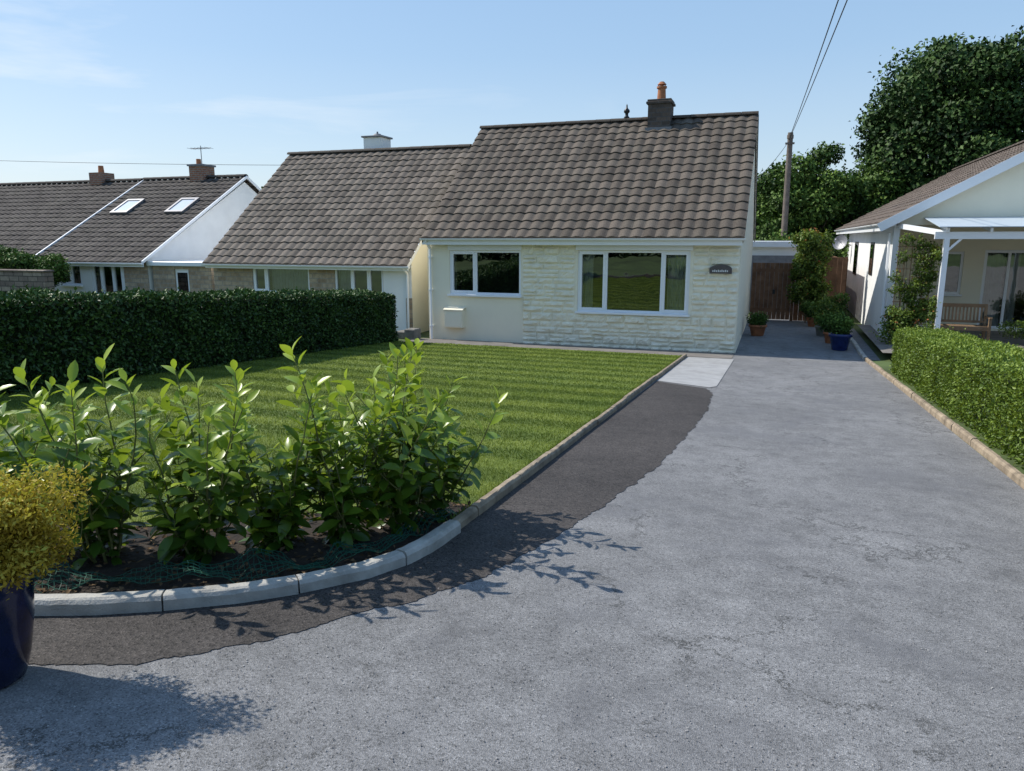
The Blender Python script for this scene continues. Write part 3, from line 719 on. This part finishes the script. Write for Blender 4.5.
mb=MB(); ridge(mb,cx0-.1,cx1+.06,24,4.67); mb.obj('ridge_tiles',[m_tileC],C)
mb=MB(); mb.box(cx0-.05,cx1+.05,19.20,19.22,.70,.84); mb.box(cx0-.05,cx1+.05,19.22,19.499,.80,.815); gutter(mb,cx0-.1,cx1+.12,19.12,.82)
mb.cyl((cx1-.1,19.42,-1.6),(cx1-.1,19.42,.6),.034,.034,8); mb.cyl((cx1-.1,19.42,.6),(cx1-.1,19.15,.78),.034,.034,8)
mb.obj('gutter_and_fascia',[m_upvc],C)
mb=MB(); rakeboard(mb,cx1+.03,cx1+.055,19.15,.86,24,4.63); mb.obj('verge',[m_upvc],C)
mb=MB(); mb.box(-14.12,-13.42,24.1,24.8,3.9,5.12,0); mb.box(-14.18,-13.36,24.04,24.86,5.12,5.18,1,.01); mb.cyl((-13.78,24.5,5.18),(-13.78,24.5,5.28),.2,.12,12,1); mb.cyl((-13.78,24.5,5.28),(-13.78,24.5,5.36),.04,.03,8,1)
mb.obj('chimney',[m_white,m_lead],C)

# ---- far left semis
def aerial(mb,x,y,z,m):
    mb.cyl((x,y,z-.8),(x,y,z+.9),.015,.015,6,m); mb.cyl((x-.5,y,z+.8),(x+.5,y,z+.8),.012,.012,6,m)
    for i in range(6): mb.cyl((x-.45+i*.17,y-.25,z+.8),(x-.45+i*.17,y+.25,z+.8),.008,.008,4,m)
D_=empty('white_semi_bungalow',(-22.6,24.5,-1.6))
dx0,dx1=-25.0,-20.0; WC=(-23.97,-23.05,.0,.80); WD=(-22.56,-21.13,-.36,.78)
house_shell(D_,dx0,dx1,19.7,30,-2.0,.9,24.9,3.8,[WC,WD],m_white,m_white,m_white)
window(D_,'left_window',*WC,19.7,[.5],[(.05,.5)],topl=(0,)); window(D_,'right_window',*WD,19.7,[.33,.66],[(.02,.2)],topl=(0,2))
mb=MB(); mb.box(-22.9,-20.9,19.68,19.699,-2,-.42); mb.box(-21.05,-20.0,19.68,19.699,-.42,.88); mb.obj('brick_panel',[m_brick],D_)
tile_roof('roof_tiles_front',dx0,dx1+.12,19.4,.82,24.9,3.98,m_tileB,D_); tile_roof('roof_tiles_back',dx0,dx1+.12,30.3,.82,24.9,3.98,m_tileB,D_,ns=4)
mb=MB(); ridge(mb,dx0,dx1+.12,24.9,4.04); mb.obj('ridge_tiles',[m_tileB],D_)
mb=MB(); mb.box(dx0,dx1+.1,19.42,19.44,.68,.82); gutter(mb,dx0,dx1+.12,19.36,.80); mb.cyl((-24.9,19.6,-1.6),(-24.9,19.6,.7),.034,.034,8)
for xx in (dx0-.05,dx1+.10): rakeboard(mb,xx,xx+.05,19.35,.88,24.9,4.04,.10); rakeboard(mb,xx,xx+.05,30.3,.88,24.9,4.04,.10)
mb.obj('fascia_and_verges',[m_upvc],D_)
mb=MB(); mb.box(-22.4,-21.75,24.6,25.3,3.5,4.45,0); mb.box(-22.45,-21.7,24.55,25.35,4.45,4.52,1)
mb.cyl((-22.2,24.95,4.5),(-22.2,24.95,4.75),.1,.09,10,2); aerial(mb,-22.0,24.9,4.35,1); mb.obj('chimney',[m_redbrick,m_lead,m_terra],D_)
sl=(3.98-.82)/(24.9-19.4)
def rp(x,y,o_):
    z=.82+(y-19.4)*sl; n=math.hypot(1,sl); return (x,y-o_*sl/n,z+o_/n)
for xc in (-23.8,-21.15):
    mb=MB(); a,b,c,d=xc-.42,xc+.42,22.3,23.25
    for (p,q,r_,s_) in ((a,b,c,c+.1),(a,b,d-.1,d),(a,a+.1,c+.1,d-.1),(b-.1,b,c+.1,d-.1)):
        mb.add([rp(p,r_,0),rp(q,r_,0),rp(q,s_,0),rp(p,s_,0),rp(p,r_,.13),rp(q,r_,.13),rp(q,s_,.13),rp(p,s_,.13)],[(4,5,6,7),(0,1,5,4),(1,2,6,5),(2,3,7,6),(3,0,4,7)],0)
    mb.add([rp(a+.1,c+.1,.10),rp(b-.1,c+.1,.10),rp(b-.1,d-.1,.10),rp(a+.1,d-.1,.10)],[(0,1,2,3)],1)  # opaque panes: bright sky reflection painted in as pale blue colour
    mb.obj('skylight',[m_metal,m_canopy],D_)
A_=empty('semi_bungalow',(-30,24.5,-1.6))
WE=(-28.2,-26.6,-.2,.8)
house_shell(A_,-34,-25.02,20.2,30,-2.0,1.1,24.9,3.8,[WE],m_white,m_white,m_white)
window(A_,'front_window',*WE,20.2,[.5],[],topl=(0,))
tile_roof('roof_tiles_front',-34.2,-25.07,19.9,1.02,24.9,3.96,m_tileB,A_); tile_roof('roof_tiles_back',-34.2,-25.07,30.3,1.02,24.9,3.96,m_tileB,A_,ns=4)
mb=MB(); ridge(mb,-34.2,-25.07,24.9,4.02); mb.obj('ridge_tiles',[m_tileB],A_)
mb=MB(); mb.box(-34.2,-25.08,19.92,19.94,.88,1.02); mb.obj('fascia',[m_upvc],A_)
mb=MB(); mb.box(-27.7,-27.05,24.6,25.3,3.5,4.35,0); mb.cyl((-27.38,24.95,4.35),(-27.38,24.95,4.65),.12,.1,10,1); mb.obj('chimney',[m_redbrick,m_terra],A_)
G_=empty('brick_outbuilding',(-18.7,21,-1.6))
mb=MB(); wall_holes(mb,-19.85,-17.45,-2,.72,19.75,.1,[(-18.95,-18.35,-1.0,.62)],0); mb.box(-17.5,-17.42,19.76,24,-2,.72); mb.obj('walls',[m_brick],G_)
mb=MB(); mb.box(-19.95,-17.35,19.6,24,.722,.86,0,.01); mb.box(-18.94,-18.36,19.80,19.84,-1.0,.62,0); mb.obj('flat_roof_and_door',[m_upvc],G_)
mb=MB(); mb.box(-18.86,-18.44,19.795,19.799,-.2,.5); mb.obj('door_glass',[m_glass],G_)
mb=MB(); mb.box(-36,-20.9,16.6,16.9,-1.8,.60,0,.02); mb.box(-36.03,-20.87,16.57,16.93,.602,.67,0,.02); mb.obj('garden_stone_wall',[m_drystone])

# ---- right neighbour
N=empty('neighbour_bungalow',(7,28,-1))
zt=-.95
sheet('neighbour_terrace',[(2.4,18.6),(16,18.6),(16,24.6),(2.4,24.6)],0,m_paving,z=zt)
mb=MB(); mb.box(2.76,2.9,21.5,37,-1.3,1.98)
mb.obj('side_wall',[m_white],N)
mb=MB(); wall_holes(mb,2.9,11,-1.3,1.98,24.2,.12,[(4.35,4.95,.05,1.25),(5.45,7.3,zt+.05,1.3)],0); mb.box(10.9,11.0,24.3,37,-1.3,1.98); mb.box(2.9,11,36.9,37,-1.3,1.98); mb.obj('front_wall',[m_cream],N)
window(N,'small_window',4.35,4.95,.05,1.25,24.2,[],[],sill=True,fw=.07)
window(N,'french_doors',5.45,7.3,zt+.05,1.3,24.2,[.33,.66],[(.0,.3),(.36,.5)],sill=False,fw=.08)
rx,rzr=6.9,4.45; ex,ez=2.42,1.98
mb=MB(); mb.add([(2.8,21.5,1.95),(11,21.5,1.95),(11,21.5,2.2),(rx,21.5,rzr-.1),(2.8,21.5,2.2)],[(0,1,2,3,4)]); mb.add([(2.8,21.6,1.95),(11,21.6,1.95),(11,21.6,2.2),(rx,21.6,rzr-.1),(2.8,21.6,2.2)],[(0,1,2,3,4)])
mb.add([(2.8,21.5,1.95),(11,21.5,1.95),(11,24.2,1.95),(2.8,24.2,1.95)],[(0,1,2,3)])
mb.obj('gable_infill',[m_cream],N)
tile_roof('roof_tiles_left',21.25,37.3,ex,ez,rx,rzr,m_tileN,N,axis='Y',ns=6); tile_roof('roof_tiles_right',21.25,37.3,11.4,ez,rx,rzr,m_tileN,N,axis='Y',ns=4)
mb=MB(); ridge(mb,21.25,37.3,rx,rzr+.06,axis='Y'); mb.obj('ridge_tiles',[m_tileN],N)
mb=MB(); mb.beam((ex-.05,21.22,ez-.10),(rx,21.22,rzr-.07),.04,.22); mb.beam((11.45,21.22,ez-.10),(rx,21.222,rzr-.07),.04,.22)
gutter(mb,21.2,37.3,ex-.03,ez+.0,axis='Y'); mb.box(ex,ex+.02,21.25,37.2,ez-.18,ez-.01); mb.box(ex+.02,2.759,21.26,37.2,ez-.06,ez-.045)
mb.cyl((2.70,21.7,-1.1),(2.70,21.7,1.75),.035,.035,8)
mb.obj('bargeboards_and_gutter',[m_upvc],N)
mb=MB()
for (a,b,c,d) in ((30.2,31.4,.3,1.5),(25.3,26.2,.5,1.5)):
    mb.box(2.735,2.759,a,b,c,d,0); mb.box(2.728,2.734,a+.07,b-.07,c+.07,d-.07,1)
mb.obj('side_windows',[m_black,m_glass],N)
sd=empty('satellite_dish',(2.55,33,1.4)); mb=MB(); ax=Vector((-.5,-.8,.3)).normalized(); c0=Vector((2.35,33,1.45)); a_=ax.orthogonal().normalized(); b_=ax.cross(a_)
P=[];n=20
for rr in (0.02,.12,.22,.3):
    for i in range(n):
        t=2*math.pi*i/n; P.append(tuple(c0+a_*(rr*math.cos(t))+b_*(rr*math.sin(t))+ax*(rr*rr*.9)))
F=[(j*n+i,j*n+(i+1)%n,(j+1)*n+(i+1)%n,(j+1)*n+i) for j in range(3) for i in range(n)]+[tuple(range(n))]
mb.add(P,F); mb.cyl(c0,(2.74,33,1.35),.02,.02,6); mb.cyl(c0-b_*.28,c0+ax*.4,.01,.01,5); mb.cyl(c0+ax*.38,c0+ax*.46,.03,.03,8)
mb.obj('dish',[m_metal],sd)
K=empty('porch_canopy',(5.5,20,zt)); mb=MB(); px,py=3.6,19.5
mb.box(px-.055,px+.055,py-.055,py+.055,zt,1.60); mb.box(7.4,7.51,py-.055,py+.055,zt,1.60)
mb.box(3.35,11,py-.045,py+.045,1.60,1.76)
mb.beam((3.6,19.5,1.72),(2.85,21.45,1.93),.07,.12); mb.beam((px,py,1.3),(px+.3,py,1.62),.05,.05)
for i in range(9):
    x=3.6+i*.85; mb.beam((x,19.4,1.80),(x,21.47,2.05),.05,.09)
mb.obj('posts_and_beams',[m_upvc],K)
mb=MB(); mb.add([(3.4,19.3,1.86),(11,19.3,1.86),(11,21.48,2.12),(3.4,21.48,2.12),(3.4,19.3,1.875),(11,19.3,1.875),(11,21.48,2.135),(3.4,21.48,2.135)],[(0,1,2,3),(4,5,6,7),(0,1,5,4),(0,3,7,4)])
mb.obj('roof_sheet',[m_canopy],K)
T_=empty('climbing_rose',(3.0,20.6,zt)); mb=MB()
for i in range(6): mb.box(2.78+i*.15,2.80+i*.15,20.6,20.62,zt,1.55)
for i in range(9): mb.box(2.76,3.56,20.585,20.60,zt+.2+i*.27,zt+.22+i*.27)
mb.obj('trellis',[m_wood],T_)
bl=[(random.uniform(2.75,3.55),20.5+random.uniform(-.12,.12),random.uniform(-.9,1.65),.15,.10,.16) for _ in range(46)]+[(3.48+random.uniform(-.06,.06),19.55,random.uniform(-.8,1.3),.09,.09,.14) for _ in range(7)]+[(random.uniform(2.7,3.3),20.3,random.uniform(-.9,-.2),.3,.2,.25) for _ in range(6)]
blobs_leaves(bl,9000,.07,'leaves',m_climb,T_,spread=.25)
mb=MB()
for i in range(5): mb.cyl((3.0+i*.05,20.55,zt),(2.8+i*.17,20.5,1.2),.012,.006,5)
mb.obj('stems',[m_bark],T_)
Bn=empty('wooden_garden_bench',(4.45,21.3,zt)); mb=MB(); bx0,bx1=3.85,5.05; by0,by1=21.0,21.5
for x in (bx0+.03,bx1-.03):
    mb.box(x-.03,x+.03,by0,by0+.06,zt,zt+.62); mb.beam((x,by1-.03,zt),(x,by1+.05,zt+.92),.06,.06); mb.box(x-.035,x+.035,by0-.03,by1-.0,zt+.62,zt+.65); mb.box(x-.02,x+.02,by0+.06,by1-.06,zt+.3,zt+.36)
for i in range(6): mb.box(bx0,bx1,by0+.01+i*.078,by0+.07+i*.078,zt+.40,zt+.425)
mb.box(bx0+.06,bx1-.06,by0+.01,by0+.04,zt+.32,zt+.395)
mb.beam((bx0,by1+.05,zt+.9),(bx1,by1+.05,zt+.9),.04,.09); mb.beam((bx0+.06,by1+.01,zt+.50),(bx1-.06,by1+.01,zt+.50),.04,.06)
for i in range(13):
    x=bx0+.12+i*.08; mb.beam((x,by1+.01,zt+.52),(x,by1+.045,zt+.87),.04,.015)
mb.obj('bench_frame',[m_wood],Bn)
mass('patio_planting',5.4,8.0,20.2,20.6,-.9,-.2,10,.3,6000,.06,m_climb)

# ---- back of driveway
gt=empty('wooden_gate',(-.1,27.15,-1.16)); mb=MB()
for i in range(9): mb.box(-.80+i*.145,-.80+i*.145+.138,27.1,27.12,-1.12,.80,0,.004)
for z in (-.85,.5): mb.box(-.79,.5,27.125,27.16,z,z+.1)
mb.box(.51,.61,27.08,27.18,-1.16,.9); mb.box(-.1,-.02,27.08,27.098,-.25,-.1,1)
mb.obj('boards',[m_fence,m_black],gt)
fn=empty('garden_fence',(1.6,28,-1.16)); mb=MB()
for i in range(10): mb.box(.62+i*.16,.62+i*.16+.153,27.3,27.32,-1.16,1.0,0,.004)
for i in range(28): mb.box(2.2,2.22,27.3+i*.3,27.3+i*.3+.28,-1.16,.9,0)
mb.obj('boards',[m_fence],fn)
ga=empty('white_garage',(-.2,31,-1.16)); mb=MB(); mb.box(-1.2,.85,29.5,35,-1.2,1.30,0); mb.obj('walls',[m_white],ga); mb=MB(); mb.box(-1.3,.95,29.35,35.1,1.30,1.52,0,.01); mb.obj('flat_roof',[m_upvc],ga); mb=MB(); mb.box(-1.0,.6,29.48,29.499,-1.1,1.0); mb.obj('garage_door',[m_lead],ga)
def pplant(name,x,y,z,pr,ph,mat,blist,nl,leaf,lm):
    r=empty(name,(x,y,z)); mb=MB(); mb.lathe((x,y,z),[(pr*.68,0),(pr*.72,.01),(pr*.95,ph*.8),(pr*1.08,ph*.82),(pr*1.08,ph),(pr*.93,ph),(pr*.9,ph*.9),(0,ph*.88)],24); mb.obj('pot',[mat],r,True)
    mb=MB()
    for i in range(4):
        b=random.choice(blist); mb.cyl((x,y,z+ph*.8),(x+b[0],y+b[1],z+b[2]),.012,.006,5)
    mb.obj('stems',[m_bark],r)
    blobs_leaves([(x+b[0],y+b[1],z+b[2],b[3],b[3],b[3]*.9) for b in blist],nl,leaf,'foliage',lm,r,spread=.22)
zg=-1.16
m_bluepot2=plain('bright_blue_glaze',(.012,.025,.12),.2,.3,8,spec=.5)
pplant('potted_shrub',-.42,22.6,zg,.24,.32,m_terra,[(0,0,.42,.22),(.1,-.05,.5,.16),(-.12,.05,.48,.17)],2000,.06,m_tree)
pplant('potted_shrub',1.62,20.3,zg,.26,.42,m_bluepot2,[(0,0,.55,.2),(.12,0,.67,.16),(-.12,.05,.65,.17),(0,.1,.77,.12)],2000,.07,m_tree)
pplant('potted_shrub',1.5,21.6,zg,.2,.3,m_terra,[(0,0,.5,.25),(-.2,0,.6,.18),(.15,.05,.7,.17)],2000,.07,m_tree)
pplant('potted_grass_plant',1.35,23.2,zg,.2,.3,m_bin,[(0,0,.6,.28),(-.1,0,.8,.22),(.15,.05,.75,.2)],2000,.08,m_climb)
pplant('potted_shrub',1.75,24.6,zg,.2,.3,m_terra,[(0,0,.6,.3),(-.2,0,.8,.25),(.15,.05,.95,.2)],2500,.07,m_tree)
pplant('potted_shrub',1.2,25.6,zg,.2,.3,m_terra,[(0,0,.5,.25),(-.2,0,.6,.2)],2000,.07,m_tree)
r=empty('climbing_shrub',(1.0,26.6,zg)); bl=[(random.uniform(.6,1.5),26.6+random.uniform(-.2,.2),random.uniform(-.7,1.8),.22,.2,.22) for _ in range(50)]
blobs_leaves(bl,9000,.10,'foliage',m_climb,r,spread=.25); mb=MB()
for i in range(5): mb.cyl((1.0,26.6,zg),(.8+i*.1,26.6,1.3),.02,.01,5)
mb.obj('stems',[m_bark],r)

# ---- pole and cables
U=empty('telegraph_pole',(.2,35.5,-1.16)); mb=MB(); mb.cyl((.2,35.5,-1.2),(.17,35.5,6.1),.15,.11,14); mb.box(-.02,.36,35.35,35.42,5.6,5.68); mb.cyl((.17,35.5,5.85),(.17,35.5,6.0),.14,.14,12)
mb.obj('pole',[m_pole],U)
mb=MB()
def cable(a,b,sag,r=.012):
    a=Vector(a);b=Vector(b);pr=None
    for i in range(25):
        t=i/24;p=a.lerp(b,t);p.z-=sag*4*t*(1-t)
        if pr is not None: mb.cyl(pr,p,r,r,5,caps=False)
        pr=p
cable((.17,35.4,5.9),(2.2,-20,6.6),.3); cable((.12,35.4,5.8),(1.75,-20,6.4),.3); cable((.1,35.4,5.7),(-1.2,26.5,3.2),.15,.01)
cable((-70,45,8.4),(-10,45,6.0),.3,.015)
mb.obj('overhead_cables',[m_wire],U)

# ---------------------------------------------------------------- light, sky, camera
az=math.radians(-87); el=math.radians(45)
sd_=Vector((math.sin(az)*math.cos(el),math.cos(az)*math.cos(el),math.sin(el)))
L=bpy.data.lights.new('sun','SUN'); L.energy=5.0; L.angle=math.radians(.5); L.color=(1,.95,.87)
lo=bpy.data.objects.new('sun',L); lo.rotation_euler=sd_.to_track_quat('Z','Y').to_euler(); lo.location=(-20,10,20); S.collection.objects.link(lo)
w=bpy.data.worlds.new('World'); S.world=w; w.use_nodes=True; nt=w.node_tree
bg=nt.nodes['Background']; sk=nt.nodes.new('ShaderNodeTexSky'); sk.sky_type='NISHITA'; sk.sun_disc=False
sk.sun_elevation=el; sk.sun_rotation=az%(2*math.pi); sk.air_density=1.0; sk.dust_density=1.2; sk.ozone_density=2
tc=nt.nodes.new('ShaderNodeTexCoord'); sp=nt.nodes.new('ShaderNodeSeparateXYZ'); nt.links.new(tc.outputs['Generated'],sp.inputs[0])
hz=ramp(nt,[(0,(6.8,7.7,8.4)),(.1,(5.3,6.9,8.4)),(.22,(3.8,5.8,8.2)),(.5,(2.5,4.6,7.8)),(1,(1.5,3.1,6.4))]); nt.links.new(sp.outputs[2],hz.inputs[0])
col=mixc(nt,.6,sk.outputs[0],hz.outputs[0])
mp=nt.nodes.new('ShaderNodeMapping'); mp.inputs['Scale'].default_value=(1.2,1.2,7); nt.links.new(tc.outputs['Generated'],mp.inputs[0])
cn=noise(nt,mp.outputs[0],2.2,5,.6,.4); cr=ramp(nt,[(.54,(0,0,0)),(.78,(1,1,1))]); nt.links.new(cn.outputs[0],cr.inputs[0])
lx_=math_(nt,'MULTIPLY',sp.outputs[0],-1.2,True)
col=mixc(nt,math_(nt,'MULTIPLY',math_(nt,'MULTIPLY',cr.outputs[0],lx_),.5),col,(8.0,8.3,8.5))
nt.links.new(col,bg.inputs[0]); bg.inputs[1].default_value=.125
cam=bpy.data.cameras.new('camera'); cam.sensor_width=36; cam.lens=36*740/1024; cam.clip_end=6000; cam.clip_start=.05
co=bpy.data.objects.new('camera',cam); co.location=(0,0,1.6); co.rotation_euler=(math.radians(90-11.2),0,math.radians(19.5)); S.collection.objects.link(co); S.camera=co
